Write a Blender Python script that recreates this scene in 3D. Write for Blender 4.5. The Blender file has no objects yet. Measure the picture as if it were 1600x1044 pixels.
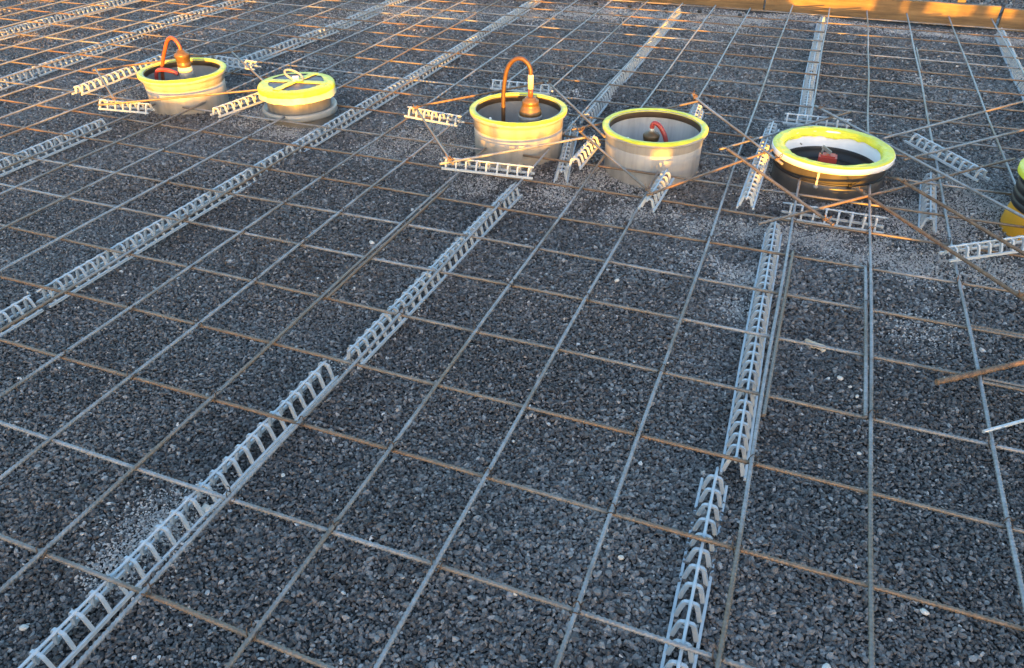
import bpy, math, random
import numpy as np
from mathutils import Vector, Matrix

R_ = math.radians
sc = bpy.context.scene
col = sc.collection
rng = random.Random(7)

# ------------------------------------------------------------------ camera
# the plane of the steel mesh is z = 0, the gravel lies near z = -0.05
cam_d = bpy.data.cameras.new('camera')
cam_d.sensor_width = 36.0
cam_d.lens = 1162.1 * 36.0 / 1600.0
cam_d.clip_start, cam_d.clip_end = 0.02, 500.0
cam = bpy.data.objects.new('camera', cam_d)
col.objects.link(cam)
CR = Vector((0.93268964, 0.36064097, -0.00530317))
CU = Vector((-0.20490902, 0.54192112, 0.81506674))
CF = Vector((-0.29682036, 0.75911764, -0.5793428))
M = Matrix((CR, CU, -CF)).transposed().to_4x4()
M.translation = Vector((0, 0, 0.950))
cam.matrix_world = M
sc.camera = cam

# ------------------------------------------------------------------ light: sun just above the horizon, behind the camera
SUN_AZ, SUN_EL = 23.0, 2.6
w = bpy.data.worlds.new('World')
sc.world = w
w.use_nodes = True
wn = w.node_tree
sky = wn.nodes.new('ShaderNodeTexSky')
sky.sky_type = 'NISHITA'
sky.sun_disc = False
sky.sun_elevation = R_(SUN_EL)
sky.sun_rotation = R_(180.0 - SUN_AZ)
sky.air_density = 1.0
sky.dust_density = 2.5
sky.ozone_density = 2.0
bg = wn.nodes['Background']
bg.inputs['Strength'].default_value = 0.15
wn.links.new(sky.outputs['Color'], bg.inputs['Color'])
sun_d = bpy.data.lights.new('sun', 'SUN')
sun_d.energy = 2.0
sun_d.angle = R_(0.42)
sun_d.color = (1.0, 0.42, 0.02)
sun = bpy.data.objects.new('sun', sun_d)
col.objects.link(sun)
hd = Vector((-math.sin(R_(SUN_AZ)) * math.cos(R_(SUN_EL)), math.cos(R_(SUN_AZ)) * math.cos(R_(SUN_EL)), -math.sin(R_(SUN_EL))))
sun.rotation_euler = hd.to_track_quat('-Z', 'Y').to_euler()
sun.location = (1.5, -3, 2)
vs = sc.view_settings
vs.view_transform = 'Standard'
vs.look = 'None'
vs.gamma = 1.0
vs.use_curve_mapping = False
vs.exposure = 3.7

# ------------------------------------------------------------------ helpers
class MB:
    def __init__(self):
        self.v, self.f, self.smooth = [], [], []
    def add(self, vs_, fs_, sm=False):
        n = len(self.v)
        self.v += [tuple(p) for p in vs_]
        self.f += [tuple(i + n for i in f) for f in fs_]
        self.smooth += [sm] * len(fs_)
    def box(self, c, s, rot=None):
        p = [Vector((sx * s[0] / 2, sy * s[1] / 2, sz * s[2] / 2)) for sz in (-1, 1) for sy in (-1, 1) for sx in (-1, 1)]
        if rot is not None: p = [rot @ q for q in p]
        self.add([q + Vector(c) for q in p], [(0, 2, 3, 1), (4, 5, 7, 6), (0, 1, 5, 4), (2, 6, 7, 3), (0, 4, 6, 2), (1, 3, 7, 5)])
    def tube(self, pts, r, n=8, sm=True, caps=True):
        pts = [Vector(p) for p in pts]
        rs = r if isinstance(r, (list, tuple)) else [r] * len(pts)
        T = []
        for i in range(len(pts)):
            a, b = pts[max(i - 1, 0)], pts[min(i + 1, len(pts) - 1)]
            T.append((b - a).normalized())
        ref = Vector((0, 0, 1)) if abs(T[0].z) < 0.9 else Vector((1, 0, 0))
        x = T[0].cross(ref).normalized()
        V = []
        for p, t, rr in zip(pts, T, rs):
            x = (x - t * x.dot(t)).normalized()
            y = t.cross(x)
            for k in range(n):
                a = 2 * math.pi * k / n
                V.append(p + x * (math.cos(a) * rr) + y * (math.sin(a) * rr))
        F = []
        for i in range(len(pts) - 1):
            for k in range(n):
                F.append((i * n + k, i * n + (k + 1) % n, (i + 1) * n + (k + 1) % n, (i + 1) * n + k))
        self.add(V, F, sm)
        if caps:
            m = len(self.v) - len(V)
            self.f.append(tuple(m + k for k in range(n))[::-1]); self.smooth.append(False)
            self.f.append(tuple(m + (len(pts) - 1) * n + k for k in range(n))); self.smooth.append(False)
    def lathe(self, c, prof, n=72, sm=True, wob=None, a0=0.0):
        V, F = [], []
        m = len(prof)
        for k in range(n):
            a = a0 + 2 * math.pi * k / n
            for j, (r, z) in enumerate(prof):
                dr, dz = wob(a, j) if wob else (0, 0)
                V.append((c[0] + (r + dr) * math.cos(a), c[1] + (r + dr) * math.sin(a), c[2] + z + dz))
        for k in range(n):
            k2 = (k + 1) % n
            for j in range(m - 1):
                F.append((k * m + j, k2 * m + j, k2 * m + j + 1, k * m + j + 1))
        self.add(V, F, sm)
    def disc(self, c, r, n=48, flip=False):
        V = [(c[0] + r * math.cos(2 * math.pi * k / n), c[1] + r * math.sin(2 * math.pi * k / n), c[2]) for k in range(n)]
        f = tuple(range(n))
        self.add(V, [f[::-1] if flip else f])
    def mesh(self, name, mat):
        me = bpy.data.meshes.new(name)
        me.from_pydata(self.v, [], self.f)
        me.polygons.foreach_set('use_smooth', self.smooth)
        if mat: me.materials.append(mat)
        me.update()
        return me
    def build(self, name, mat, parent=None, base=None):
        """link as one object; vertices are in world space, moved to be relative to base / the parent"""
        org = Vector((0, 0, 0))
        if parent is not None:
            org = Vector(parent['_o'])
        elif base is not None:
            org = Vector(base)
        self.v = [(p[0] - org.x, p[1] - org.y, p[2] - org.z) for p in self.v]
        o = bpy.data.objects.new(name, self.mesh(name, mat))
        col.objects.link(o)
        if parent is not None:
            o.parent = parent
            o['_o'] = tuple(org)
        else:
            o.location = org
            o['_o'] = tuple(org)
        return o

def tag(o, label=None, cat=None, group=None, kind=None):
    if label: o['label'] = label
    if cat: o['category'] = cat
    if group: o['group'] = group
    if kind: o['kind'] = kind
    return o

def thing(name, loc, label, cat, group=None):
    o = bpy.data.objects.new(name, None)
    o.empty_display_size = 0.05
    o.location = loc
    o['_o'] = tuple(loc)
    col.objects.link(o)
    return tag(o, label, cat, group)

# ------------------------------------------------------------------ materials
def mat(name):
    m = bpy.data.materials.new(name)
    m.use_nodes = True
    nt = m.node_tree
    return m, nt, nt.nodes['Principled BSDF']
def nd(nt, t, **kw):
    n = nt.nodes.new(t)
    for k, v in kw.items():
        if k.startswith('i_'): n.inputs[int(k[2:])].default_value = v
        else: setattr(n, k, v)
    return n
def ramp(nt, fac, stops):
    r = nt.nodes.new('ShaderNodeValToRGB')
    e = r.color_ramp.elements
    while len(e) < len(stops): e.new(0.5)
    for q, (p, c) in zip(e, stops):
        q.position = p; q.color = (c[0], c[1], c[2], 1)
    nt.links.new(fac, r.inputs[0])
    return r
def noise(nt, scale, detail=3, rough=0.55, vec=None, coord='Object'):
    n = nt.nodes.new('ShaderNodeTexNoise')
    n.inputs['Scale'].default_value = scale
    n.inputs['Detail'].default_value = detail
    n.inputs['Roughness'].default_value = rough
    if vec is None:
        tc = nt.nodes.new('ShaderNodeTexCoord'); vec = tc.outputs[coord]
    nt.links.new(vec, n.inputs['Vector'])
    return n
def bump(nt, b, h, strength, dist=0.001):
    n = nt.nodes.new('ShaderNodeBump')
    n.inputs['Strength'].default_value = strength
    n.inputs['Distance'].default_value = dist
    nt.links.new(h, n.inputs['Height'])
    nt.links.new(n.outputs[0], b.inputs['Normal'])
def mixc(nt, fac, a, b, mode='MIX'):
    m = nt.nodes.new('ShaderNodeMix'); m.data_type = 'RGBA'; m.blend_type = mode
    if isinstance(fac, (int, float)): m.inputs[0].default_value = fac
    else: nt.links.new(fac, m.inputs[0])
    for s, v in ((6, a), (7, b)):
        if isinstance(v, (tuple, list)): m.inputs[s].default_value = (v[0], v[1], v[2], 1)
        else: nt.links.new(v, m.inputs[s])
    return m.outputs[2]

def simple(name, c1, c2, scale, rough=0.5, bs=0.2, bscale=None, spec=0.5, metal=0.0, dist=0.001, lo=0.35, hi=0.65):
    m, nt, b = mat(name)
    n = noise(nt, scale, 5, 0.6)
    r = ramp(nt, n.outputs[0], [(lo, c1), (hi, c2)])
    nt.links.new(r.outputs[0], b.inputs['Base Color'])
    b.inputs['Roughness'].default_value = rough
    b.inputs['Specular IOR Level'].default_value = spec
    b.inputs['Metallic'].default_value = metal
    if bs:
        n2 = noise(nt, bscale or scale * 4, 4)
        bump(nt, b, n2.outputs[0], bs, dist)
    return m

# gravel chips: each has its own shade (attribute 'tint' carried by the chips)
def gravel_mat():
    m, nt, b = mat('basalt_chips')
    at = nd(nt, 'ShaderNodeAttribute', attribute_type='INSTANCER', attribute_name='tint')
    r = ramp(nt, at.outputs['Fac'], [(0.0, (0.022, 0.0205, 0.020)), (0.35, (0.116, 0.109, 0.106)), (0.6, (0.27, 0.257, 0.248)),
                                     (0.8, (0.60, 0.575, 0.545)), (1.0, (0.80, 0.77, 0.73))])
    n = noise(nt, 3.0, 4, 0.6)
    c = mixc(nt, 0.35, r.outputs[0], ramp(nt, n.outputs[0], [(0.3, (0.55, 0.55, 0.55)), (0.7, (1.35, 1.35, 1.35))]).outputs[0], 'MULTIPLY')
    nt.links.new(c, b.inputs['Base Color'])
    b.inputs['Roughness'].default_value = 0.42
    b.inputs['Specular IOR Level'].default_value = 0.6
    bump(nt, b, n.outputs[0], 0.5, 0.12)
    return m
M_CHIP = gravel_mat()

def ground_mat():
    m, nt, b = mat('gravel_bed')
    tc = nd(nt, 'ShaderNodeTexCoord')
    v = nd(nt, 'ShaderNodeTexVoronoi'); v.inputs['Scale'].default_value = 95
    nt.links.new(tc.outputs['Object'], v.inputs['Vector'])
    n = noise(nt, 1.4, 5)
    r = ramp(nt, v.outputs['Color'], [(0.1, (0.015, 0.015, 0.015)), (0.6, (0.05, 0.05, 0.048)), (0.95, (0.12, 0.12, 0.115))])
    c = mixc(nt, 0.5, r.outputs[0], ramp(nt, n.outputs[0], [(0.3, (0.5, 0.5, 0.5)), (0.7, (1.4, 1.4, 1.4))]).outputs[0], 'MULTIPLY')
    nt.links.new(c, b.inputs['Base Color'])
    b.inputs['Roughness'].default_value = 0.85
    bump(nt, b, v.outputs['Distance'], 0.9, 0.01)
    return m
M_GROUND = ground_mat()

def rebar_mat(bias=0.0, nm='rebar_steel'):
    m, nt, b = mat(nm)
    oi = nd(nt, 'ShaderNodeObjectInfo')
    tc = nd(nt, 'ShaderNodeTexCoord')
    ad = nd(nt, 'ShaderNodeVectorMath', operation='ADD')
    cx = nd(nt, 'ShaderNodeCombineXYZ')
    mu = nd(nt, 'ShaderNodeMath', operation='MULTIPLY'); mu.inputs[1].default_value = 60
    nt.links.new(oi.outputs['Random'], mu.inputs[0])
    nt.links.new(mu.outputs[0], cx.inputs[2])
    nt.links.new(tc.outputs['Object'], ad.inputs[0]); nt.links.new(cx.outputs[0], ad.inputs[1])
    n1 = noise(nt, 2.6, 4, 0.6, ad.outputs[0])
    n2 = noise(nt, 90, 3, 0.6, ad.outputs[0])
    sh = nd(nt, 'ShaderNodeMath', operation='ADD')
    m2 = nd(nt, 'ShaderNodeMath', operation='MULTIPLY_ADD'); m2.inputs[1].default_value = 0.26; m2.inputs[2].default_value = -0.13 + bias
    nt.links.new(oi.outputs['Random'], m2.inputs[0])
    nt.links.new(n1.outputs[0], sh.inputs[0]); nt.links.new(m2.outputs[0], sh.inputs[1])
    base = ramp(nt, sh.outputs[0], [(0.38, (0.245, 0.255, 0.262)), (0.47, (0.175, 0.165, 0.15)), (0.55, (0.175, 0.145, 0.112)), (0.72, (0.175, 0.118, 0.075))])
    c = mixc(nt, 0.5, base.outputs[0], ramp(nt, n2.outputs[0], [(0.3, (0.5, 0.47, 0.45)), (0.7, (1.45, 1.45, 1.45))]).outputs[0], 'MULTIPLY')
    nt.links.new(c, b.inputs['Base Color'])
    b.inputs['Metallic'].default_value = 0.25
    b.inputs['Roughness'].default_value = 0.5
    bump(nt, b, n2.outputs[0], 0.3, 0.0008)
    return m
M_BAR = rebar_mat()
M_BAR_GREY = rebar_mat(-0.09, 'rebar_mill_scale')
M_BAR_BROWN = rebar_mat(0.05, 'rebar_surface_rust')
M_RUST = simple('rusty_steel', (0.12, 0.08, 0.055), (0.24, 0.16, 0.10), 60, 0.7, 0.4, 200, 0.3, 0.1, 0.0008)
M_WIRE = simple('tie_wire_steel', (0.05, 0.045, 0.04), (0.12, 0.09, 0.07), 80, 0.6, 0, None, 0.4, 0.5)
M_ROD = simple('bright_rod', (0.38, 0.42, 0.43), (0.50, 0.53, 0.54), 40, 0.35, 0.1, 200, 0.5, 0.2)

def spacer_mat():
    m, nt, b = mat('grey_fibre_plastic')
    oi = nd(nt, 'ShaderNodeObjectInfo')
    n = noise(nt, 28, 4, 0.6)
    r = ramp(nt, n.outputs[0], [(0.3, (0.35, 0.40, 0.43)), (0.64, (0.43, 0.48, 0.51)), (0.80, (0.36, 0.355, 0.335))])
    nt.links.new(r.outputs[0], b.inputs['Base Color'])
    b.inputs['Roughness'].default_value = 0.48
    n2 = noise(nt, 240, 3)
    bump(nt, b, n2.outputs[0], 0.12, 0.0006)
    return m
M_SPACER = spacer_mat()

def shaft_mat(name, c1, c2, dirt=(0.16, 0.145, 0.12), z0=-0.05, z1=0.02, rough=0.42):
    """pipe plastic: vertical streaks and splashed grit near the foot"""
    m, nt, b = mat(name)
    tc = nd(nt, 'ShaderNodeTexCoord')
    mp = nd(nt, 'ShaderNodeMapping'); mp.inputs['Scale'].default_value = (22, 22, 3)
    nt.links.new(tc.outputs['Object'], mp.inputs[0])
    n = noise(nt, 1.0, 5, 0.65, mp.outputs[0])
    n2 = noise(nt, 55, 4, 0.7)
    r = ramp(nt, n.outputs[0], [(0.32, c1), (0.62, c2)])
    sx = nd(nt, 'ShaderNodeSeparateXYZ'); nt.links.new(tc.outputs['Object'], sx.inputs[0])
    mr = nd(nt, 'ShaderNodeMapRange')
    mr.inputs[1].default_value = 0.075; mr.inputs[2].default_value = 0.0
    mr.inputs[3].default_value = 0.0; mr.inputs[4].default_value = 0.8
    nt.links.new(sx.outputs[2], mr.inputs[0])
    mm = nd(nt, 'ShaderNodeMath', operation='MULTIPLY'); nt.links.new(mr.outputs[0], mm.inputs[0]); nt.links.new(n2.outputs[0], mm.inputs[1])
    c = mixc(nt, mm.outputs[0], r.outputs[0], dirt)
    nt.links.new(c, b.inputs['Base Color'])
    b.inputs['Roughness'].default_value = rough
    bump(nt, b, n2.outputs[0], 0.12, 0.001)
    return m
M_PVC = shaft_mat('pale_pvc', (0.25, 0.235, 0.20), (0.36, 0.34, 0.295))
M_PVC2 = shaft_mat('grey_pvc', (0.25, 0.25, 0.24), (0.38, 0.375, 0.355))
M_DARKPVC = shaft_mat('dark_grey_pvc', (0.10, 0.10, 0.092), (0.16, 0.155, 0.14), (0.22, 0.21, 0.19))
M_FLANGE = shaft_mat('greenish_pvc', (0.20, 0.215, 0.205), (0.28, 0.29, 0.275), (0.2, 0.19, 0.17))
M_BLACK = shaft_mat('black_plastic', (0.045, 0.044, 0.043), (0.075, 0.072, 0.068), (0.08, 0.075, 0.07), rough=0.4)
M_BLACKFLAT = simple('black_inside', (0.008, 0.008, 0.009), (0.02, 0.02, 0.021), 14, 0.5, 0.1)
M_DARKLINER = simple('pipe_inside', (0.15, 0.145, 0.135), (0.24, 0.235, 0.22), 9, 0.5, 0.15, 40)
M_BROWNBAND = simple('dark_brown', (0.05, 0.035, 0.022), (0.09, 0.06, 0.035), 20, 0.6, 0.3, 90)
M_WHITE = simple('white_plastic', (0.66, 0.67, 0.67), (0.76, 0.77, 0.76), 16, 0.4, 0.08, 80)
M_TAPE = simple('yellow_tape', (0.56, 0.55, 0.020), (0.70, 0.69, 0.04), 30, 0.4, 0.9, 38, 0.5, 0, 0.006)
M_FILM = simple('milky_film', (0.46, 0.48, 0.26), (0.60, 0.61, 0.40), 20, 0.35, 0.5, 40, 0.5, 0, 0.004)
M_LID = simple('grey_lid', (0.06, 0.058, 0.062), (0.12, 0.115, 0.12), 30, 0.5, 0.2)
M_YPLAST = simple('orange_yellow_plastic', (0.66, 0.29, 0.012), (0.76, 0.35, 0.018), 18, 0.45, 0.1)
M_BRASS = simple('brown_coupling', (0.11, 0.065, 0.028), (0.19, 0.11, 0.045), 40, 0.4, 0.15, 120, 0.5, 0.3)
M_COLLAR = simple('pale_collar', (0.50, 0.46, 0.36), (0.62, 0.57, 0.46), 40, 0.4, 0.1)
M_SMOKE = simple('smoky_cup', (0.16, 0.15, 0.135), (0.26, 0.245, 0.22), 25, 0.25, 0.1)
M_HOSE_R = simple('red_hose', (0.26, 0.035, 0.03), (0.34, 0.05, 0.042), 30, 0.4, 0.15, 90)
M_HOSE_D = simple('brown_hose', (0.065, 0.034, 0.014), (0.10, 0.05, 0.02), 30, 0.5, 0.15, 90)
M_HOSE_O = simple('orange_red_hose', (0.17, 0.05, 0.022), (0.24, 0.07, 0.03), 30, 0.45, 0.15, 90)
M_CAP = simple('black_cap', (0.008, 0.008, 0.008), (0.018, 0.018, 0.018), 40, 0.5, 0)
M_GREY = simple('grey_lever', (0.12, 0.13, 0.13), (0.20, 0.21, 0.20), 40, 0.4, 0.1)
M_REDP = simple('red_plastic', (0.42, 0.05, 0.035), (0.50, 0.07, 0.05), 40, 0.4, 0.1)
M_SCRAP = simple('beige_wood_scrap', (0.42, 0.34, 0.24), (0.58, 0.50, 0.38), 60, 0.8, 0.6, 160, 0.3, 0, 0.003)
M_PEBBLE = simple('pale_stone', (0.50, 0.46, 0.39), (0.68, 0.65, 0.60), 70, 0.7, 0.5, 200, 0.3, 0, 0.002)

def wood_mat():
    m, nt, b = mat('formwork_wood')
    tc = nd(nt, 'ShaderNodeTexCoord')
    mp = nd(nt, 'ShaderNodeMapping'); mp.inputs['Scale'].default_value = (2.2, 30, 30)
    nt.links.new(tc.outputs['Object'], mp.inputs[0])
    n = noise(nt, 1.6, 6, 0.65, mp.outputs[0])
    n2 = noise(nt, 6, 5, 0.6)
    r = ramp(nt, n.outputs[0], [(0.3, (0.085, 0.055, 0.025)), (0.5, (0.16, 0.103, 0.046)), (0.7, (0.24, 0.155, 0.07))])
    c = mixc(nt, 0.45, r.outputs[0], ramp(nt, n2.outputs[0], [(0.35, (0.6, 0.58, 0.52)), (0.65, (1.2, 1.2, 1.2))]).outputs[0], 'MULTIPLY')
    nt.links.new(c, b.inputs['Base Color'])
    b.inputs['Roughness'].default_value = 0.7
    bump(nt, b, n.outputs[0], 0.4, 0.002)
    return m
M_WOOD = wood_mat()

# ------------------------------------------------------------------ ground
SHAFTS = [(-2.329, 2.354, 0.151), (-1.817, 2.390, 0.130), (-0.895, 2.363, 0.153), (-0.426, 2.388, 0.158), (0.128, 2.488, 0.170), (0.776, 2.334, 0.157)]
ZG = -0.0600
rs = np.random.RandomState(5)
WAV = [(rs.uniform(4, 16), rs.uniform(0, 6.28), rs.uniform(0, 6.28)) for _ in range(14)]
def ground_h(x, y):
    h = np.zeros_like(x)
    for k, p, a in WAV:
        h += np.sin(k * (x * math.cos(a) + y * math.sin(a)) + p) * (0.018 / k ** 0.5 / 2.2)
    fade = np.clip(1.6 - np.hypot(x + 1.5, y - 2.5) / 6.0, 0, 1)
    h = h * fade
    for (sx, sy, sr) in SHAFTS:
        d = np.hypot(x - sx, y - sy) - sr
        h += 0.010 * np.exp(-(d / 0.07) ** 2)
    return ZG + h
DUST = [(-0.87, 0.48, 0.035, 1), (-0.875, 0.54, 0.045, 1), (-0.875, 0.59, 0.04, 1), (-0.87, 0.63, 0.03, 0.8), (-0.85, 0.68, 0.02, 0.6), (-0.82, 1.1, 0.03, 0.5), (-1.27, 2.51, 0.08, 0.6), (-1.3, 2.36, 0.09, 0.6), (-1.36, 2.23, 0.08, 0.5), (-1.16, 2.34, 0.07, 0.7), (-0.92, 2.07, 0.06, 0.6), (-0.76, 2.05, 0.06, 0.4), (-0.62, 2.18, 0.06, 0.8), (-0.66, 2.09, 0.06, 0.8), (-0.56, 2.26, 0.05, 0.8), (-0.44, 2.19, 0.06, 0.6), (-0.39, 2.07, 0.05, 0.7), (-0.45, 2.02, 0.04, 0.5), (-0.29, 2.08, 0.05, 0.4), (-0.23, 2.03, 0.05, 0.6), (-0.16, 2.06, 0.05, 0.6), (-0.06, 2.05, 0.05, 0.7), (-0.05, 1.77, 0.04, 0.9), (-0.04, 1.61, 0.03, 0.8), (-0.09, 2.52, 0.05, 0.8), (-0.04, 2.32, 0.05, 0.6), (0.08, 2.06, 0.05, 0.8), (0.15, 2.07, 0.06, 0.8), (0.22, 2.01, 0.06, 0.7), (0.33, 2.06, 0.07, 0.9), (0.39, 2.01, 0.07, 1), (0.48, 2.32, 0.08, 1), (0.57, 2.45, 0.08, 1), (0.53, 2.58, 0.06, 0.9), (0.55, 2.07, 0.06, 1), (0.6, 2.01, 0.06, 1), (0.41, 2.34, 0.06, 0.9), (0.37, 2.24, 0.06, 0.9), (-0.19, 1.82, 0.04, 0.4), (-0.13, 1.81, 0.03, 0.3), (0.37, 1.66, 0.05, 0.4), (0.39, 1.71, 0.06, 0.3), (-1.94, 2.34, 0.08, 0.7), (-2.04, 2.38, 0.06, 0.6), (-1.74, 2.23, 0.05, 0.8), (-1.68, 2.3, 0.04, 0.7), (-1.82, 2.21, 0.04, 0.7), (-2.76, 2.47, 0.06, 0.6), (-2.7, 2.36, 0.06, 0.5), (-0.91, 2.84, 0.06, 0.5), (-0.92, 3.05, 0.05, 0.4), (0.49, 3.81, 0.05, 0.7), (-1.62, 4.4, 0.12, 0.7), (-1.36, 4.58, 0.12, 0.8), (-1.13, 4.57, 0.12, 0.8), (-0.86, 4.58, 0.12, 0.9), (-0.61, 4.59, 0.12, 1), (-0.4, 4.66, 0.12, 1), (-0.2, 4.82, 0.08, 1), (0.01, 4.78, 0.08, 1), (0.21, 4.76, 0.07, 1), (0.41, 4.73, 0.07, 1), (0.6, 4.71, 0.07, 1), (0.78, 4.71, 0.07, 1), (0.96, 4.7, 0.07, 1), (-2.05, 4.24, 0.15, 0.5), (-2.41, 4.11, 0.2, 0.4), (-2.57, 3.8, 0.15, 0.4), (-2.58, 3.57, 0.1, 0.3), (-0.41, 4.43, 0.07, 0.6), (-0.66, 4.11, 0.05, 0.3), (-1.07, 2.55, 0.04, 0.4), (-0.77, 1.33, 0.02, 0.3), (-0.8, 1.28, 0.02, 0.3)]
def dust_at(x, y):
    d = np.zeros_like(x)
    for (dx, dy, r, s) in DUST:
        d = np.maximum(d, s * np.exp(-((x - dx) ** 2 + (y - dy) ** 2) / (r * 1.45) ** 2))
    wv = 0.5 + 0.5 * np.sin(23 * x + 3 * np.sin(17 * y)) * np.sin(19 * y + 2 * np.sin(29 * x))
    return np.clip(d * (0.55 + 1.0 * wv), 0, 1)

def lin(a, b, n): return [a + (b - a) * i / n for i in range(n)]
gx = [-90, -40, -20, -12, -8] + lin(-6.4, 2.2, 172) + [2.2, 3, 4, 8, 14, 30, 90]
gy = [-60, -30, -14, -8, -5, -3, -1.5] + lin(-0.6, 7.0, 152) + [7.0, 8, 10, 14, 22, 40, 120]
GX, GY = np.meshgrid(np.array(gx), np.array(gy))
GZ = ground_h(GX, GY) - 0.004
nx, ny = len(gx), len(gy)
gm = bpy.data.meshes.new('ground')
gm.from_pydata(np.stack([GX.ravel(), GY.ravel(), GZ.ravel()], 1).tolist(), [],
               [(j * nx + i, j * nx + i + 1, (j + 1) * nx + i + 1, (j + 1) * nx + i) for j in range(ny - 1) for i in range(nx - 1)])
gm.polygons.foreach_set('use_smooth', [True] * len(gm.polygons))
gm.materials.append(M_GROUND)
ground = bpy.data.objects.new('ground', gm)
col.objects.link(ground)
tag(ground, 'bed of dark crushed stone under the steel mesh', kind='structure')

# gravel: loose chips spread over the part of the bed the photograph can see
def gravel_points():
    P = []
    def patch(x0, x1, y0, y1, cell):
        xs = np.arange(x0, x1, cell); ys = np.arange(y0, y1, cell)
        X, Y = np.meshgrid(xs, ys)
        X = X + rs.uniform(-.55, .55, X.shape) * cell; Y = Y + rs.uniform(-.55, .55, Y.shape) * cell
        X, Y = X.ravel(), Y.ravel()
        # wedge in front of the camera, with a margin
        k = (X * CF.x + Y * CF.y); l = (X * CR.x + Y * CR.y)
        keep = (np.abs(l) < 0.93 * k + 0.8) & (Y > -0.35 + 0.0 * X)
        for (sx, sy, sr) in SHAFTS: keep &= np.hypot(X - sx, Y - sy) > sr - 0.004
        P.append(np.stack([X[keep], Y[keep], np.full(keep.sum(), cell)], 1))
    patch(-2.6, 1.9, 0.05, 1.6, 0.0045)
    patch(-4.6, 2.2, 1.6, 2.9, 0.0056)
    patch(-5.6, 2.6, 2.9, 4.88, 0.0080)
    patch(-6.0, 3.0, 4.99, 6.6, 0.015)
    P = np.concatenate(P)
    X, Y, C = P[:, 0], P[:, 1], P[:, 2]
    n = len(X)
    D = dust_at(X, Y)
    # extra fine grit in the dusty places
    sel = np.where(rs.rand(n) < 1.4 * D - 0.08)[0]; sel = np.concatenate([sel, sel[rs.rand(len(sel)) < 0.7]])
    X = np.concatenate([X, X[sel] + rs.uniform(-.005, .005, len(sel))]); Y = np.concatenate([Y, Y[sel] + rs.uniform(-.005, .005, len(sel))])
    D = np.concatenate([D, D[sel]]); C = np.concatenate([C, C[sel]])
    n = len(X); extra = np.zeros(n, bool); extra[-len(sel):] = True
    size = np.clip(rs.lognormal(math.log(0.0062), 0.27, n), 0.0032, 0.0115)
    size = size * np.where(C > 0.005, 1.12, 1.0) * np.where(C > 0.007, 1.35, 1.0) * np.where(C > 0.012, 1.5, 1.0)
    dusty = D > rs.uniform(0.03, 0.85, n)
    size = np.where(dusty, size * 0.68, size); size = np.where(extra, size * 0.48, size)
    fine = 0.5 + 0.5 * np.sin(2.1 * X + 2 * np.sin(1.7 * Y + 1)) * np.sin(2.6 * Y + 1.5 * np.sin(2.2 * X))
    size = size * (0.86 + 0.28 * fine)
    Z = ground_h(X, Y) + rs.uniform(-0.0035, 0.0035, n) + np.where(extra, 0.003, 0)
    mott = 0.05 * np.sin(3.1 * X + 1.7 * np.sin(2.3 * Y)) * np.sin(2.7 * Y + 1.1 * np.sin(3.9 * X)) + 0.03 * np.sin(9 * X + 4 * Y) * np.sin(8 * Y - 5 * X)
    tint = np.clip(rs.normal(0.37, 0.14, n) + 1.2 * mott, 0.02, 0.64)
    tint = np.where(dusty | extra, np.clip(rs.normal(0.78, 0.09, n), 0.42, 0.94), tint)
    u = rs.rand(n)
    tint = np.where(u < 0.0025, rs.uniform(0.84, 1.0, n), tint)
    tint = np.where((u > 0.0025) & (u < 0.03), rs.uniform(0.6, 0.74, n), tint)
    rot = np.stack([rs.normal(0, 0.55, n), rs.normal(0, 0.55, n), rs.uniform(0, 6.28, n)], 1)
    return np.stack([X, Y, Z], 1), size, tint, rot
PTS, SIZE, TINT, ROT = gravel_points()
print('chips', len(PTS))
pm = bpy.data.meshes.new('gravel')
pm.vertices.add(len(PTS))
pm.vertices.foreach_set('co', PTS.astype(np.float32).ravel())
for nm, ty, key, arr in (('size', 'FLOAT', 'value', SIZE), ('tint', 'FLOAT', 'value', TINT), ('turn', 'FLOAT_VECTOR', 'vector', ROT)):
    a = pm.attributes.new(nm, ty, 'POINT')
    a.data.foreach_set(key, arr.astype(np.float32).ravel())
a = pm.attributes.new('which', 'INT', 'POINT')
a.data.foreach_set('value', rs.randint(0, 10, len(PTS)).astype(np.int32))
pm.materials.append(M_CHIP)
gravel = bpy.data.objects.new('gravel', pm)
col.objects.link(gravel)
tag(gravel, 'dark grey crushed stone chips with paler dusty patches', 'gravel', kind='stuff')
ng = bpy.data.node_groups.new('gravel_chips', 'GeometryNodeTree')
ng.interface.new_socket('Geometry', in_out='INPUT', socket_type='NodeSocketGeometry')
ng.interface.new_socket('Geometry', in_out='OUTPUT', socket_type='NodeSocketGeometry')
gi, go = ng.nodes.new('NodeGroupInput'), ng.nodes.new('NodeGroupOutput')
jn = ng.nodes.new('GeometryNodeJoinGeometry')
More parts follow.
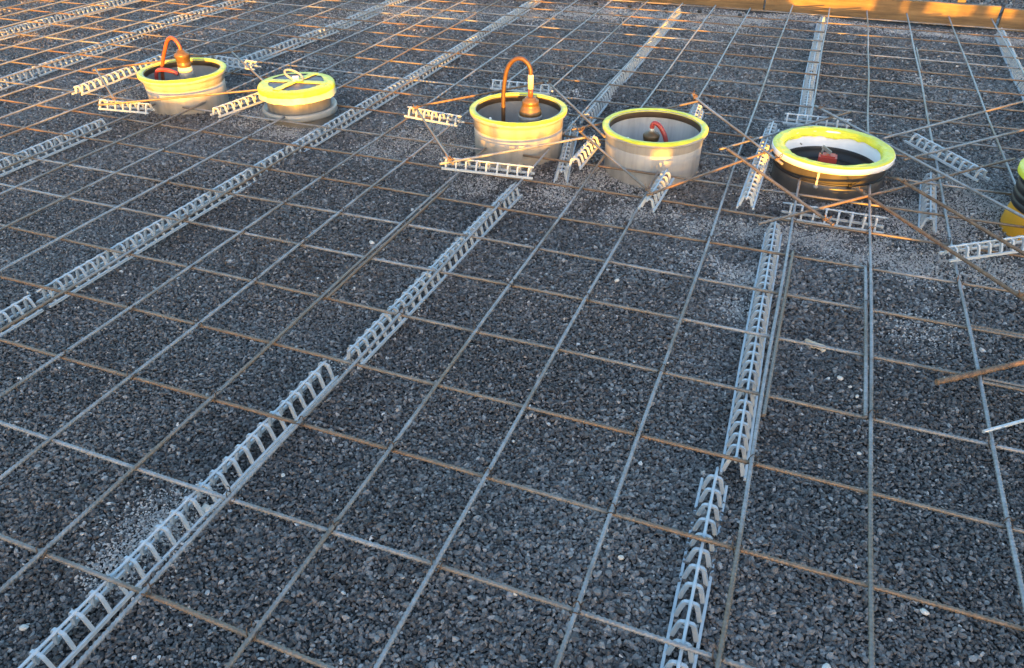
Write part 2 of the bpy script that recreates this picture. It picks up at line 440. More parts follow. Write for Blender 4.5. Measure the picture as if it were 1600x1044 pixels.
for k in range(10):
    ico = ng.nodes.new('GeometryNodeMeshIcoSphere'); ico.inputs['Radius'].default_value = 0.5; ico.inputs['Subdivisions'].default_value = 2 if k < 5 else 1
    rv = ng.nodes.new('FunctionNodeRandomValue'); rv.data_type = 'FLOAT_VECTOR'
    rv.inputs[0].default_value = (-0.22,) * 3; rv.inputs[1].default_value = (0.22,) * 3
    rv.inputs['Seed'].default_value = 11 + k
    sp = ng.nodes.new('GeometryNodeSetPosition')
    ng.links.new(ico.outputs['Mesh'], sp.inputs['Geometry']); ng.links.new(rv.outputs[0], sp.inputs['Offset'])
    hull = ng.nodes.new('GeometryNodeConvexHull'); ng.links.new(sp.outputs[0], hull.inputs[0])
    tr = ng.nodes.new('GeometryNodeTransform')
    tr.inputs['Scale'].default_value = (rs.uniform(1.0, 1.28), rs.uniform(0.72, 0.95), rs.uniform(0.42, 0.62))
    ng.links.new(hull.outputs[0], tr.inputs['Geometry'])
    ss = ng.nodes.new('GeometryNodeSetShadeSmooth'); ss.inputs['Shade Smooth'].default_value = False
    ng.links.new(tr.outputs[0], ss.inputs['Geometry'])
    sm = ng.nodes.new('GeometryNodeSetMaterial'); sm.inputs['Material'].default_value = M_CHIP
    ng.links.new(ss.outputs[0], sm.inputs['Geometry'])
    g2 = ng.nodes.new('GeometryNodeGeometryToInstance'); ng.links.new(sm.outputs[0], g2.inputs[0])
    ng.links.new(g2.outputs[0], jn.inputs[0])
ip = ng.nodes.new('GeometryNodeInstanceOnPoints')
ip.inputs['Pick Instance'].default_value = True
def named(nm, ty):
    n = ng.nodes.new('GeometryNodeInputNamedAttribute'); n.data_type = ty; n.inputs['Name'].default_value = nm
    return n.outputs[0]
m2p = ng.nodes.new('GeometryNodeMeshToPoints')
ng.links.new(gi.outputs[0], m2p.inputs['Mesh'])
ng.links.new(m2p.outputs[0], ip.inputs['Points'])
ng.links.new(jn.outputs[0], ip.inputs['Instance'])
ng.links.new(named('which', 'INT'), ip.inputs['Instance Index'])
e2r = ng.nodes.new('FunctionNodeEulerToRotation'); ng.links.new(named('turn', 'FLOAT_VECTOR'), e2r.inputs[0])
ng.links.new(e2r.outputs[0], ip.inputs['Rotation'])
ng.links.new(named('size', 'FLOAT'), ip.inputs['Scale'])
ng.links.new(ip.outputs[0], go.inputs[0])
md = gravel.modifiers.new('chips', 'NODES'); md.node_group = ng

# ------------------------------------------------------------------ formwork boards along the far edge
def board(x0, y0, x1, y1, z0, z1, label):
    a = math.atan2(y1 - y0, x1 - x0); L = math.hypot(x1 - x0, y1 - y0)
    t = thing('formwork_board', ((x0 + x1) / 2, (y0 + y1) / 2, z0), label, 'board', 'formwork boards along the far edge')
    t.rotation_euler.z = a
    t['_o'] = (0, 0, 0)
    mb = MB()
    n = 14
    h = z1 - z0
    V, F = [], []
    for i in range(n + 1):
        x = -L / 2 + L * i / n
        e = 0.0015 * math.sin(i * 1.7 + x0 * 9)
        for (yy, zz) in ((0, 0), (0, h * 0.03 + 0.0), (0.0, h - 0.003 + e), (0.003, h + e), (0.029, h + e), (0.032, h - 0.003 + e), (0.032, 0)):
            V.append((x, yy + 0.6 * e, zz))
    m = 7
    for i in range(n):
        for k in range(m):
            F.append((i * m + k, (i + 1) * m + k, (i + 1) * m + (k + 1) % m, i * m + (k + 1) % m))
    F.append(tuple(range(m))); F.append(tuple(n * m + k for k in range(m))[::-1])
    mb.add(V, F)
    o = mb.build('plank', M_WOOD, t)
    return t
board(-2.6, 4.985, -1.245, 4.975, -0.056, 0.062, 'leftmost formwork board at the far edge, cut off by the top of the picture')
board(-1.238, 4.962, -0.318, 4.952, -0.056, 0.058, 'short shaded formwork board left of the long sunlit one')
board(-0.308, 4.945, 0.905, 4.925, -0.056, 0.055, 'long formwork board with orange sun patches at the far edge')
board(0.918, 4.90, 3.0, 4.84, -0.056, 0.052, 'formwork board at the far right corner beyond the gap')
for (x, y, lab) in ((0.72, 5.0, 'wooden stake behind the long formwork board'), (-0.6, 5.03, 'wooden stake behind the short shaded board')):
    mb = MB()
    p = [(-.02, -.015), (.02, -.015), (.02, .015), (-.02, .015)]
    V = [(x + q[0], y + q[1] + 0.015, z) for z in (-0.1, 0.07) for q in p] + [(x + q[0] * .7, y + q[1] * .7 + .015, 0.074) for q in p]
    mb.add(V, [(0, 1, 5, 4), (1, 2, 6, 5), (2, 3, 7, 6), (3, 0, 4, 7), (4, 5, 9, 8), (5, 6, 10, 9), (6, 7, 11, 10), (7, 4, 8, 11), (8, 9, 10, 11)])
    tag(mb.build('wooden_stake', M_WOOD, base=(x, y, -0.05)), lab, 'stake')

# ------------------------------------------------------------------ added unseen bank, stalks and uprights behind the camera, shaped to cast the shade
def uv(u, v):   # u along the light, v across it
    a = R_(SUN_AZ)
    return (v * math.cos(a) - u * math.sin(a), v * math.sin(a) + u * math.cos(a))
def shade_bank_top(v):  # crest of the added bank, shaped for where the shade edge falls
    pts = [(-9, .23), (-3.2, .205), (-2.3, .195), (-1.6, .222), (-1.1, .246), (-.7, .236), (-.2, .219), (.1, .216), (.5, .212), (.72, .222), (.85, .215), (.92, .192), (1.0, .178), (1.2, .175), (1.7, .25), (2.0, .275), (2.9, .285), (9, .3)]
    for (a, b), (c, d) in zip(pts, pts[1:]):
        if a <= v <= c: z = b + (d - b) * (v - a) / (c - a)
    n = 0.0075 * math.sin(9.1 * v + 1) + 0.005 * math.sin(23 * v + 2 * math.sin(5 * v)) + 0.0035 * math.sin(51 * v) + 0.002 * math.sin(97 * v)
    return z + n
mb = MB()
V, F = [], []
nv = 560
for i in range(nv + 1):
    v = -8.5 + 17 * i / nv
    zt = shade_bank_top(v)
    for (du, fz) in ((-1.1, 0), (-0.5, .55), (-0.12, .93), (0, 1.0), (.1, .92), (.4, .5), (.75, 0)):
        x, y = uv(-2.0 + du, v)
        V.append((x, y, -0.08 + fz * (zt + 0.08)))
for i in range(nv):
    for k in range(6):
        F.append((i * 7 + k, i * 7 + k + 1, (i + 1) * 7 + k + 1, (i + 1) * 7 + k))
mb.add(V, F, True)
tag(mb.build('shade_bank', simple('shade_bank_earth', (0.05, 0.045, 0.04), (0.10, 0.09, 0.075), 12, 0.9, 0.5, 60, 0.2, 0, 0.01)),
    'low bank added out of view behind the camera to cast shade', kind='structure')
# added stalks on the bank, there only to dapple the light
mb = MB()
r2 = random.Random(3)
for i in range(900):
    v = r2.uniform(-5.5, 0.3) if i < 780 else r2.uniform(1.9, 4.5)
    x, y = uv(-2.0 + r2.uniform(-.15, .1), v)
    zt = shade_bank_top(v) - 0.03
    hh = 0.03 + min(r2.expovariate(1 / 0.035), 0.2)
    a = r2.uniform(0, 6.28); le = r2.uniform(0, .4) * hh; wd = r2.uniform(.002, .006)
    dx, dy = math.cos(a) * le, math.sin(a) * le
    px, py = -math.sin(a) * wd, math.cos(a) * wd
    mb.add([(x - px, y - py, zt), (x + px, y + py, zt), (x + dx * .5 + px, y + dy * .5 + py, zt + hh * .6), (x + dx * .5 - px, y + dy * .5 - py, zt + hh * .6), (x + dx, y + dy, zt + hh)],
           [(0, 1, 2, 3), (3, 2, 4)])
tag(mb.build('shade_stalks', simple('shade_stalk_green', (0.05, 0.07, 0.02), (0.10, 0.12, 0.04), 9, 0.7, 0)), 'thin stalks added on the unseen bank to dapple the light', 'shade_stalks', kind='stuff')
# added uprights on the bank that block the sun in chosen bands
def shade_timber(v0, v1, z0, z1, lean=0.0, u=-1.95):
    xa, ya = uv(u, (v0 + v1) / 2)
    t = MB()
    wv = (v1 - v0) / 2
    V = []
    for zz, ll in ((z0, 0), (z1, lean)):
        for (dv, du) in ((-wv, -.02), (wv, -.02), (wv, .02), (-wv, .02)):
            q = uv(u + du, (v0 + v1) / 2 + dv + ll); V.append((q[0], q[1], zz))
    t.add(V, [(0, 1, 5, 4), (1, 2, 6, 5), (2, 3, 7, 6), (3, 0, 4, 7), (4, 5, 6, 7)])
    return t
SHADE_TIMBERS = [(.39, .51, -.1, .9, 0), (.562, .68, -.1, .9, 0), (.40, .67, .268, .9, 0), (1.13, 1.77, -.1, .55, 0),
           (2.16, 2.30, -.1, .8, .05), (2.33, 2.43, .24, .8, .05), (2.60, 2.67, -.1, .9, .1), (2.755, 2.82, -.1, .9, .12), (2.30, 2.44, -.1, .20, 0)]
shade_uprights = thing('shade_timbers', uv(-1.95, 1.5) + (-0.05,), 'rough uprights added out of view behind the camera to block the sun', 'light_blocker')
for k, tt in enumerate(SHADE_TIMBERS):
    shade_timber(*tt, u=-1.95 - 0.045 * (k % 3)).build('shade_timber', M_WOOD, shade_uprights)

exec_objects = True
# ------------------------------------------------------------------ reinforcing mesh
def rebar_path(p0, p1, wob, seed, step):
    p0, p1 = Vector(p0), Vector(p1)
    d = p1 - p0; L = d.length; d.normalize()
    s = Vector((-d.y, d.x, 0))
    n = max(2, int(L / step))
    a, b, c = seed * 1.37, 1.3 + (seed * 0.71) % 1.0, (seed * 2.11)
    out = []
    for i in range(n + 1):
        t = L * i / n
        off = wob * (math.sin(b * t + a) * 0.6 + 0.4 * math.sin(3.1 * b * t + c))
        out.append(p0 + d * t + s * off + Vector((0, 0, 0.35 * wob * math.sin(2.2 * t + c))))
    return out
def bar_mesh(mb, path, r, ribs):
    """a deformed bar: two rows of slanted ribs pressed into a round bar"""
    n = 8
    T = (path[-1] - path[0]).normalized()
    x = T.cross(Vector((0, 0, 1))).normalized(); y = x.cross(T)
    V = []
    s = 0.0
    for i, p in enumerate(path):
        if i: s += (path[i] - path[i - 1]).length
        for k in range(n):
            a = 2 * math.pi * k / n + 0.39
            rr = r
            if ribs:
                ph = s / 0.0078 + (0.35 if math.sin(a) > 0 else -0.35) * math.cos(a)
                q = math.cos(2 * math.pi * ph)
                rr = r * (1 + (0.34 * max(0.0, q) if abs(math.cos(a)) < 0.98 else 0.06))
            V.append(p + x * (math.cos(a) * rr) + y * (math.sin(a) * rr))
    F = []
    for i in range(len(path) - 1):
        for k in range(n):
            F.append((i * n + k, i * n + (k + 1) % n, (i + 1) * n + (k + 1) % n, (i + 1) * n + k))
    mb.add(V, F, True)
    m = len(mb.v) - len(V)
    mb.f.append(tuple(m + k for k in range(n))[::-1]); mb.smooth.append(False)
    mb.f.append(tuple(m + (len(path) - 1) * n + k for k in range(n))); mb.smooth.append(False)
BR = 0.0034
mesh_t = thing('rebar_mesh', (-0.5, 2.0, 0.0), 'wide mat of tied ribbed steel bars held above the gravel on plastic spacers', 'steel mesh')
mesh_t['_o'] = (-0.5, 2.0, 0.0)
def gaps(p0, p1, margin):
    """cut a straight run where it meets a shaft"""
    p0, p1 = Vector(p0), Vector(p1)
    L = (p1 - p0).length; d = (p1 - p0) / L
    cuts = []
    for (sx, sy, sr) in SHAFTS:
        rr = sr + margin
        w_ = Vector((sx - p0.x, sy - p0.y))
        t = w_.x * d.x + w_.y * d.y
        q = abs(w_.x * d.y - w_.y * d.x)
        if q < rr - 0.002:
            h = math.sqrt(rr * rr - q * q); cuts.append((t - h, t + h))
    cuts.sort(); out = []; s = 0.0
    for a, b in cuts:
        if a > s + 0.06: out.append((s, a - rng.uniform(0.0, 0.02)))
        s = max(s, b + rng.uniform(0.0, 0.02))
    if s < L - 0.06: out.append((s, L))
    return [(p0 + d * a, p0 + d * b) for a, b in out]
SEED = [0]
def mesh_bar(name, p0, p1, r=BR, wob=0.0035, cut=True):
    for a, b in (gaps(p0, p1, 0.004) if cut else [(Vector(p0), Vector(p1))]):
        SEED[0] += 1
        near = min(math.hypot(a.x, a.y), math.hypot(b.x, b.y), math.hypot(*((a + b) / 2).xy)) < 2.0
        mb = MB()
        if near and a.y < 1.9:
            # fine ribs on the near stretch only
            L = (b - a).length
            path = rebar_path(a, b, wob, SEED[0], 0.02)
            fine = []
            for i in range(len(path) - 1):
                mid = (path[i] + path[i + 1]) / 2
                k = 13 if (mid.y < 1.75 and abs(mid.x) < 2.0) else 1
                for j in range(k): fine.append(path[i].lerp(path[i + 1], j / k))
            fine.append(path[-1])
            bar_mesh(mb, fine, r, True)
        else:
            bar_mesh(mb, rebar_path(a, b, wob, SEED[0], 0.06), r * 1.04, False)
        mb.build(name, M_BAR_GREY if name == 'long_bar' else M_BAR_BROWN if name == 'cross_bar' else M_BAR, mesh_t)
LX = [-5.45, -5.25, -5.04, -4.84, -4.63, -4.43, -4.26, -4.03, -3.85, -3.65, -3.417, -3.225, -3.01, -2.785, -2.607, -2.356, -2.185, -1.986, -1.787, -1.552, -1.353, -1.162, -0.960, -0.756, -0.5645, -0.3735, -0.152, 0.051, 0.249, 0.452, 0.661, 0.867, 1.07, 1.27, 1.47, 1.68, 1.88, 2.08]
CY = [0.03, 0.235, 0.435, 0.633, 0.831, 1.029, 1.232, 1.438, 1.632, 1.830, 2.036, 2.222, 2.45, 2.662, 2.85, 3.07, 3.288, 3.514, 3.716, 3.914, 4.106, 4.302, 4.499, 4.68]
for x in LX:
    y0 = -0.15 if x > -1.5 else (-x - 1.5) * 0.55
    if x < -3: y0 = max(y0, 0.9 + (-3 - x) * 0.8)
    y1 = 4.86 if x > -0.35 else 4.70
    mesh_bar('long_bar', (x, y0, BR), (x, y1, BR))
for y in CY:
    x0 = -max(1.0, 0.95 + y * 1.35); x0 = max(x0, -5.5)
    x1 = min(2.2, 1.1 + y * 0.3)
    mesh_bar('cross_bar', (x0, y, -BR), (x1, y, -BR))
# lapped bars lying alongside the mat's own
mesh_bar('lap_bar', (0.2385, 1.826, BR), (0.2375, 1.224, BR), wob=0.001)
mesh_bar('lap_bar', (0.0625, 1.84, BR), (0.0585, 1.16, BR), wob=0.001)
mesh_bar('lap_bar', (-0.948, 1.90, BR), (-0.9475, 1.22, BR), wob=0.001)
mesh_bar('lap_bar', (0.452, 1.642, -BR), (0.80, 1.642, -BR), wob=0.001)
mesh_bar('lap_bar', (0.452, 1.428, -BR), (0.80, 1.428, -BR), wob=0.001)
mesh_bar('lap_bar', (0.463, 4.1, BR), (0.463, 3.70, BR), wob=0.001)
# tie wires at crossings
tw = MB()
loop = [Vector((0.0075 * math.cos(a), 0.0075 * math.sin(a), 0.0065 * math.sin(2 * a) + 0.004 * math.cos(a))) for a in [i * 2 * math.pi / 12 for i in range(13)]]
tw.tube([Vector((p.x * .72 - p.y * .72, p.x * .72 + p.y * .72, p.z + 0.003)) for p in loop], 0.0011, 5)
tw.tube([Vector((0.005, 0.005, 0.008)), Vector((0.009, 0.007, 0.013)), Vector((0.012, 0.013, 0.012))], 0.001, 5)
tie_me = tw.mesh('tie_wire', M_WIRE)
def tie(x, y, z, parent, rz, s=1.0, m=None):
    o = bpy.data.objects.new('tie_wire', tie_me if m is None else m)
    col.objects.link(o)
    o.parent = parent
    po = Vector(parent['_o'])
    o.location = Vector((x, y, z)) - po
    o.rotation_euler = (0, 0, rz); o.scale = (s, s, s)
    return o
for x in LX:
    for y in CY:
        d = math.hypot(x, y)
        if x > -2.4 and y < 2.2 and y > 0.3 and rng.random() < 0.6 and abs(x) < 0.75 * y + 0.75:
            tie(x, y, 0, mesh_t, rng.choice((0, 1.57)) + rng.uniform(-.2, .2), 1.05)

# ------------------------------------------------------------------ plastic bar spacers
PITCH = 0.0338
HW = 0.0215
def arch_mesh(h):
    prof = [(-HW, 0.003), (-HW * .93, h * .25), (-HW * .76, h * .62), (-HW * .62, h * .86), (-HW * .46, h * .955), (-HW * .2, h * .985), (HW * .2, h * .985), (HW * .46, h * .955), (HW * .62, h * .86), (HW * .76, h * .62), (HW * .93, h * .25), (HW, 0.003)]
    mb = MB()
    V, F = [], []
    t = 0.0072; dy = 0.0027
    for i, (x, z) in enumerate(prof):
        a, b = prof[max(i - 1, 0)], prof[min(i + 1, len(prof) - 1)]
        tx, tz = b[0] - a[0], b[1] - a[1]; l = math.hypot(tx, tz); nx_, nz_ = tz / l, -tx / l
        tt = t * (0.85 if 3 < i < 8 else 1.0)
        for (q, yy) in ((0, -dy), (0, dy), (1, dy * .7), (1, -dy * .7)):
            V.append((x + nx_ * tt * q, yy, z + nz_ * tt * q))
    n = len(prof)
    for i in range(n - 1):
        for k in range(4):
            F.append((i * 4 + k, i * 4 + (k + 1) % 4, (i + 1) * 4 + (k + 1) % 4, (i + 1) * 4 + k))
    F.append((0, 1, 2, 3)); F.append(tuple((n - 1) * 4 + k for k in (3, 2, 1, 0)))
    mb.add(V, F)
    return mb
ARCH = {}
def spacer(p0, p1, ztop, zbase, label, joined=False, group='plastic bar spacers under the steel mesh', roll=0.0):
    p0, p1 = Vector(p0), Vector(p1)
    L = (p1 - p0).length
    h = round(ztop - zbase, 4)
    ang = math.atan2(p1.y - p0.y, p1.x - p0.x) - math.pi / 2
    o = bpy.data.objects.new('bar_spacer', None)
    o.empty_display_size = 0.05
    o.location = (p0.x, p0.y, zbase); o.rotation_euler = (0, roll, ang)
    col.objects.link(o)
    tag(o, label, 'bar spacer', group)
    o['_o'] = (0, 0, 0)
    off = 0.010 + (L - 0.02) % PITCH / 2
    n = int((L - 0.02) / PITCH) + 1
    ys = [off + i * PITCH for i in range(n)]
    mb = MB()                                         # ridge rail with a knuckle over every arch
    pts, rad = [(0, 0.002, h - 0.003)], [0.0026]
    for y in ys:
        pts += [(0, y - 0.006, h - 0.003), (0, y - 0.003, h - 0.0028), (0, y + 0.003, h - 0.0028), (0, y + 0.006, h - 0.003)]
        rad += [0.0027, 0.0034, 0.0034, 0.0027]
    pts.append((0, L - 0.002, h - 0.003)); rad.append(0.0026)
    mb.tube(pts, rad, 7)
    mb.build('ridge_rail', M_SPACER, o)
    for s in (-1, 1):
        mb = MB()
        a = rng.uniform(0, .006); b = rng.uniform(0, .006)
        m_ = max(3, int(L / 0.12)); ph = rng.uniform(0, 6)
        V, F = [], []
        for i in range(m_ + 1):
            y = a + (L - a - b) * i / m_
            wx = 0.0012 * math.sin(7 * y + ph)
            for (dx, z) in ((-.0025, 0), (.0025, 0), (.0023, .0066), (-.0023, .0066)):
                V.append((s * HW + dx + wx, y, z))
        for i in range(m_):
            for k in range(4): F.append((i * 4 + k, (i + 1) * 4 + k, (i + 1) * 4 + (k + 1) % 4, i * 4 + (k + 1) % 4))
        F.append((0, 1, 2, 3)); F.append(tuple(m_ * 4 + k for k in (3, 2, 1, 0)))
        mb.add(V, F)
        mb.build('base_rail', M_SPACER, o)
    if joined:
        mb = MB(); am = arch_mesh(h - 0.002)
        for y in ys:
            mb.add([(v[0], v[1] + y, v[2]) for v in am.v], am.f)
        a = mb.build('arches', M_SPACER, o); a['kind'] = 'stuff'
    else:
        if h not in ARCH: ARCH[h] = arch_mesh(h - 0.002).mesh('arch', M_SPACER)
        for y in ys:
            a = bpy.data.objects.new('arch', ARCH[h]); col.objects.link(a); a.parent = o
            a.location = (rng.uniform(-.0004, .0004), y, 0); a.rotation_euler = (rng.uniform(-.05, .05), 0, rng.uniform(-.05, .05))
    return o
ZT, ZB = -0.0080, -0.0520
def run(xy, label, joined=False): spacer(xy[0], xy[1], ZT, ZB, label, joined)
run([(-0.842, 0.06), (-0.827, 1.030)], 'grey lattice spacer strip running out of the bottom left corner')
run([(-0.800, 1.068), (-0.776, 2.030)], 'grey lattice spacer strip rising to the front of the shaft with the tall looped hose')
run([(-1.648, 0.30), (-1.642, 1.000)], 'spacer strip cut by the left edge just above the middle of the picture')
run([(-1.641, 1.014), (-1.626, 2.010)], 'long spacer strip in the left half ending near the taped round lid')
run([(-1.624, 2.022), (-1.618, 3.000)], 'spacer strip passing just right of the taped round lid')
run([(-1.618, 3.010), (-1.633, 3.980)], 'third strip up the row beyond the taped round lid, partly sunlit', True)
run([(-1.634, 3.99), (-1.648, 4.72)], 'farthest strip of the row beyond the taped round lid, at the top edge', True)
run([(-2.463, 1.15), (-2.455, 2.035)], 'spacer strip at the left edge below the left white shaft')
run([(-3.245, 1.55), (-3.29, 2.43)], 'spacer strip at the left edge above the short one with sunlit top', True)
run([(-3.293, 2.44), (-3.385, 3.41)], 'sunlit spacer strip behind and left of the white shaft with the orange hose', True)
run([(-3.385, 3.42), (-3.34, 4.39)], 'spacer strip at the top edge in line behind the orange hose', True)
run([(-4.035, 2.30), (-4.05, 3.24)], 'glinting spacer strip in the top left corner', True)
run([(-4.05, 3.25), (-4.07, 4.20)], 'upper strip of the row in the top left corner', True)
run([(-2.50, 2.70), (-2.445, 3.64)], 'shaded spacer strip behind the rim of the white shaft with the orange hose', True)
run([(-2.443, 3.65), (-2.46, 4.60)], 'sparkling sunlit spacer strip at the top edge left of the centre', True)
run([(-0.750, 2.70), (-0.762, 3.68)], 'spacer strip leading away behind the gap between the two middle shafts')
run([(-0.764, 3.69), (-0.768, 4.66)], 'far spacer strip ending by the black caps near the boards', True)
run([(0.030, 2.95), (0.021, 3.58)], 'short shaded spacer strip behind the black shaft with white ring')
run([(0.021, 3.60), (0.023, 4.72)], 'far spacer strip ending at the long formwork board', True)
run([(0.865, 2.9), (0.880, 3.80)], 'spacer strip at the right edge above the yellow based shaft')
run([(0.880, 3.81), (0.905, 4.74)], 'far spacer strip ending at the gap between the boards on the right', True)
run([(0.012, 0.08), (-0.003, 1.008)], 'spacer strip seen end on at the bottom edge right of the centre')
run([(0.025, 1.030), (0.006, 2.035)], 'spacer strip seen end on in front of the black shaft with white ring')
run([(-0.668, 2.150), (-0.775, 2.62)], 'shaded spacer strip squeezed between the two middle shafts')
# short raised pieces that carry the diagonal bars
ZB2, ZS = 0.0072, 0.0415   # these stand on the mat itself
SG = 'short spacers round the shafts'
for (a, b, lab, bz) in [
    ((-2.723, 2.162), (-2.744, 2.674), 'short sunlit spacer left of the white shaft with the orange hose', ZB2),
    ((-2.507, 2.081), (-2.285, 2.106), 'short sunlit spacer just in front of the white shaft with the orange hose', ZB2),
    ((-2.028, 2.147), (-1.983, 2.373), 'short sunlit spacer between the left white shaft and the taped lid', ZB2),
    ((-2.575, 2.746), (-2.255, 2.720), 'short sunlit spacer behind the right of the white shaft with the orange hose', ZB2),
    ((-1.358, 2.417), (-1.123, 2.388), 'short bright spacer left of the shaft with the tall looped hose', ZB2),
    ((-1.190, 2.832), (-0.933, 2.845), 'short spacer behind the shaft with the tall looped hose', ZB2),
    ((-1.023, 2.021), (-0.722, 2.046), 'short spacer lying across the front of the shaft with the tall looped hose', ZB2),
    ((-0.626, 2.147), (-0.623, 2.380), 'short glowing spacer just left of the grey shaft with the red hose', ZB2),
    ((-0.345, 1.929), (-0.336, 2.179), 'short spacer pointing at the front of the grey shaft with the red hose', ZB2),
    ((-0.083, 2.041), (-0.071, 2.724), 'spacer left of the black shaft with white ring', ZB2),
    ((-0.338, 2.625), (-0.350, 2.827), 'spacer end showing behind the grey shaft with the red hose', ZB2),
    ((0.012, 2.168), (0.302, 2.167), 'short spacer lying across the front of the black shaft with white ring', ZB),
    ((-0.044, 2.826), (0.187, 2.833), 'short spacer behind the black shaft with white ring', ZB2),
    ((0.379, 2.776), (0.573, 2.492), 'short slanted spacer right of the black shaft with white ring', ZB2),
    ((0.438, 2.56), (0.415, 2.198), 'short upright spacer between the black shaft and the yellow based shaft', ZB),
    ((0.421, 1.931), (0.675, 2.110), 'pale spacer in front of the yellow based shaft at the right edge', ZB2)]:
    spacer(a, b, ZS if bz == ZB2 else ZT, bz, lab, False, SG, rng.uniform(-.04, .04))

# ------------------------------------------------------------------ loose diagonal bars tied round the shafts
ZD = 0.0455
DIAG = [
    ((-2.818, 2.354), (-2.423, 2.825), 0, 'orange lit bar slanting behind the left of the white shaft with the orange hose'),
    ((-2.804, 2.358), (-2.380, 2.045), 1, 'bar running from the far left tie to the spacer before the left white shaft'),
    ((-2.445, 2.017), (-1.964, 2.398), 0, 'sunlit bar slanting across the front of the left white shaft'),
    ((-2.419, 2.764), (-1.962, 2.406), 1, 'bar from behind the left white shaft to the taped round lid'),
    ((-1.324, 2.399), (-0.970, 2.851), 0, 'bar with sunlit orange end behind the left of the shaft with the tall looped hose'),
    ((-1.312, 2.392), (-0.954, 1.953), 1, 'bar sloping down left of the shaft with the tall looped hose'),
    ((-1.002, 1.956), (-0.634, 2.337), 0, 'sunlit bar slanting across the front of the shaft with the tall looped hose'),
    ((-0.957, 2.845), (-0.578, 2.334), 1, 'shaded bar sloping between the two middle shafts from behind'),
    ((-0.707, 2.380), (-0.344, 2.845), 0, 'bar passing behind the grey shaft with the red hose'),
    ((-0.685, 2.371), (-0.333, 1.948), 1, 'bar sloping down across the front of the grey shaft with the red hose'),
    ((-0.350, 1.956), (-0.038, 2.452), 0, 'bar rising from the grey shaft front towards the black shaft, partly sunlit'),
    ((-0.385, 2.867), (-0.011, 2.303), 1, 'shaded bar from behind the grey shaft to the left of the black shaft'),
    ((-0.208, 2.377), (0.180, 2.902), 0, 'bar with orange end passing behind the black shaft with white ring'),
    ((-0.185, 2.365), (0.153, 1.999), 1, 'bar sloping down to the spacer before the black shaft with white ring', (0.054, 0.0205)),
    ((-0.037, 1.954), (0.660, 2.619), 0, 'long bar slanting across the front of the black shaft to the yellow rim at right', (0.0125, 0.045)),
    ((0.209, 2.269), (0.562, 1.685), 1, 'rusty bar sloping from the black shaft down to the right edge', (0.021, 0.054)),
    ((0.056, 2.897), (0.629, 2.135), 1, 'long bar passing behind the black shaft then down to the right edge'),
    ((0.283, 2.664), (0.878, 3.367), 0, 'upper of two pale bars rising to the right edge behind the black shaft'),
    ((0.340, 2.490), (0.820, 3.011), 0, 'lower of two pale bars rising to the right edge over the slanted spacer'),
    ((0.312, 2.307), (0.597, 1.916), 1, 'rust brown bar sloping down over the pale spacer at the right edge'),
    ((0.367, 1.374), (0.592, 1.552), -1, 'thick rusty bar end poking in from the right edge, lower down')]
tr_me = None
kw = MB()
for k in range(5):
    a0 = k * 1.3
    kw.tube([Vector((0.011 * math.cos(a0 + t), 0.011 * math.sin(a0 + t) * (0.6 + 0.1 * k), 0.004 * math.sin(2 * t + k) + 0.002 * k)) for t in [i * 0.7 for i in range(8)]], 0.0013, 5)
kw.tube([Vector((0.006, 0.004, 0.006)), Vector((0.012, 0.010, 0.018)), Vector((0.016, 0.008, 0.027))], 0.0015, 5)
kw.tube([Vector((-0.004, 0.006, 0.006)), Vector((-0.008, 0.013, 0.016)), Vector((-0.004, 0.018, 0.023))], 0.0015, 5)
knot_me = kw.mesh('wire_knot', M_RUST)
for k, (a, b, up, lab, *zz) in enumerate(DIAG):
    z0 = 0.0125 if up < 0 else ZD + (0.0082 if up == 1 else 0.0)
    za, zb = zz[0] if zz else (z0, z0)
    t = thing('rebar', (a[0], a[1], za), lab, 'steel bar', 'loose diagonal bars round the shafts')
    mb = MB()
    SEED[0] += 1
    r = 0.0040 if k < 20 else 0.0052
    bar_mesh(mb, rebar_path((a[0], a[1], za), (b[0], b[1], zb), 0.001, SEED[0], 0.03 if k not in (13, 15, 19, 20) else 0.0016), r, k in (13, 15, 19, 20))
    mb.build('bar', M_RUST if k in (0, 4, 15, 19, 20) else M_BAR, t)
    if up == 1 and k < 20:
        for p, s, zk in ((a, 0.03, za), (b, -0.03, zb)):
            d = (Vector(b) - Vector(a)).normalized()
            if rng.random() < 0.8:
                q = Vector(p) + d * s
                o = tie(q.x, q.y, zk + 0.001, t, rng.uniform(0, 6), rng.uniform(.6, .85), knot_me)
                o.name = 'wire_knot'
mb = MB()
bar_mesh(mb, rebar_path((0.436, 1.245, 0.013), (0.60, 1.378, 0.0145), 0.0005, 3, 0.03), 0.0034, False)
tag(mb.build('steel_rod', M_ROD, base=(0.436, 1.245, 0.013)), 'thin bright steel rod poking in at the right edge, lower middle', 'rod')

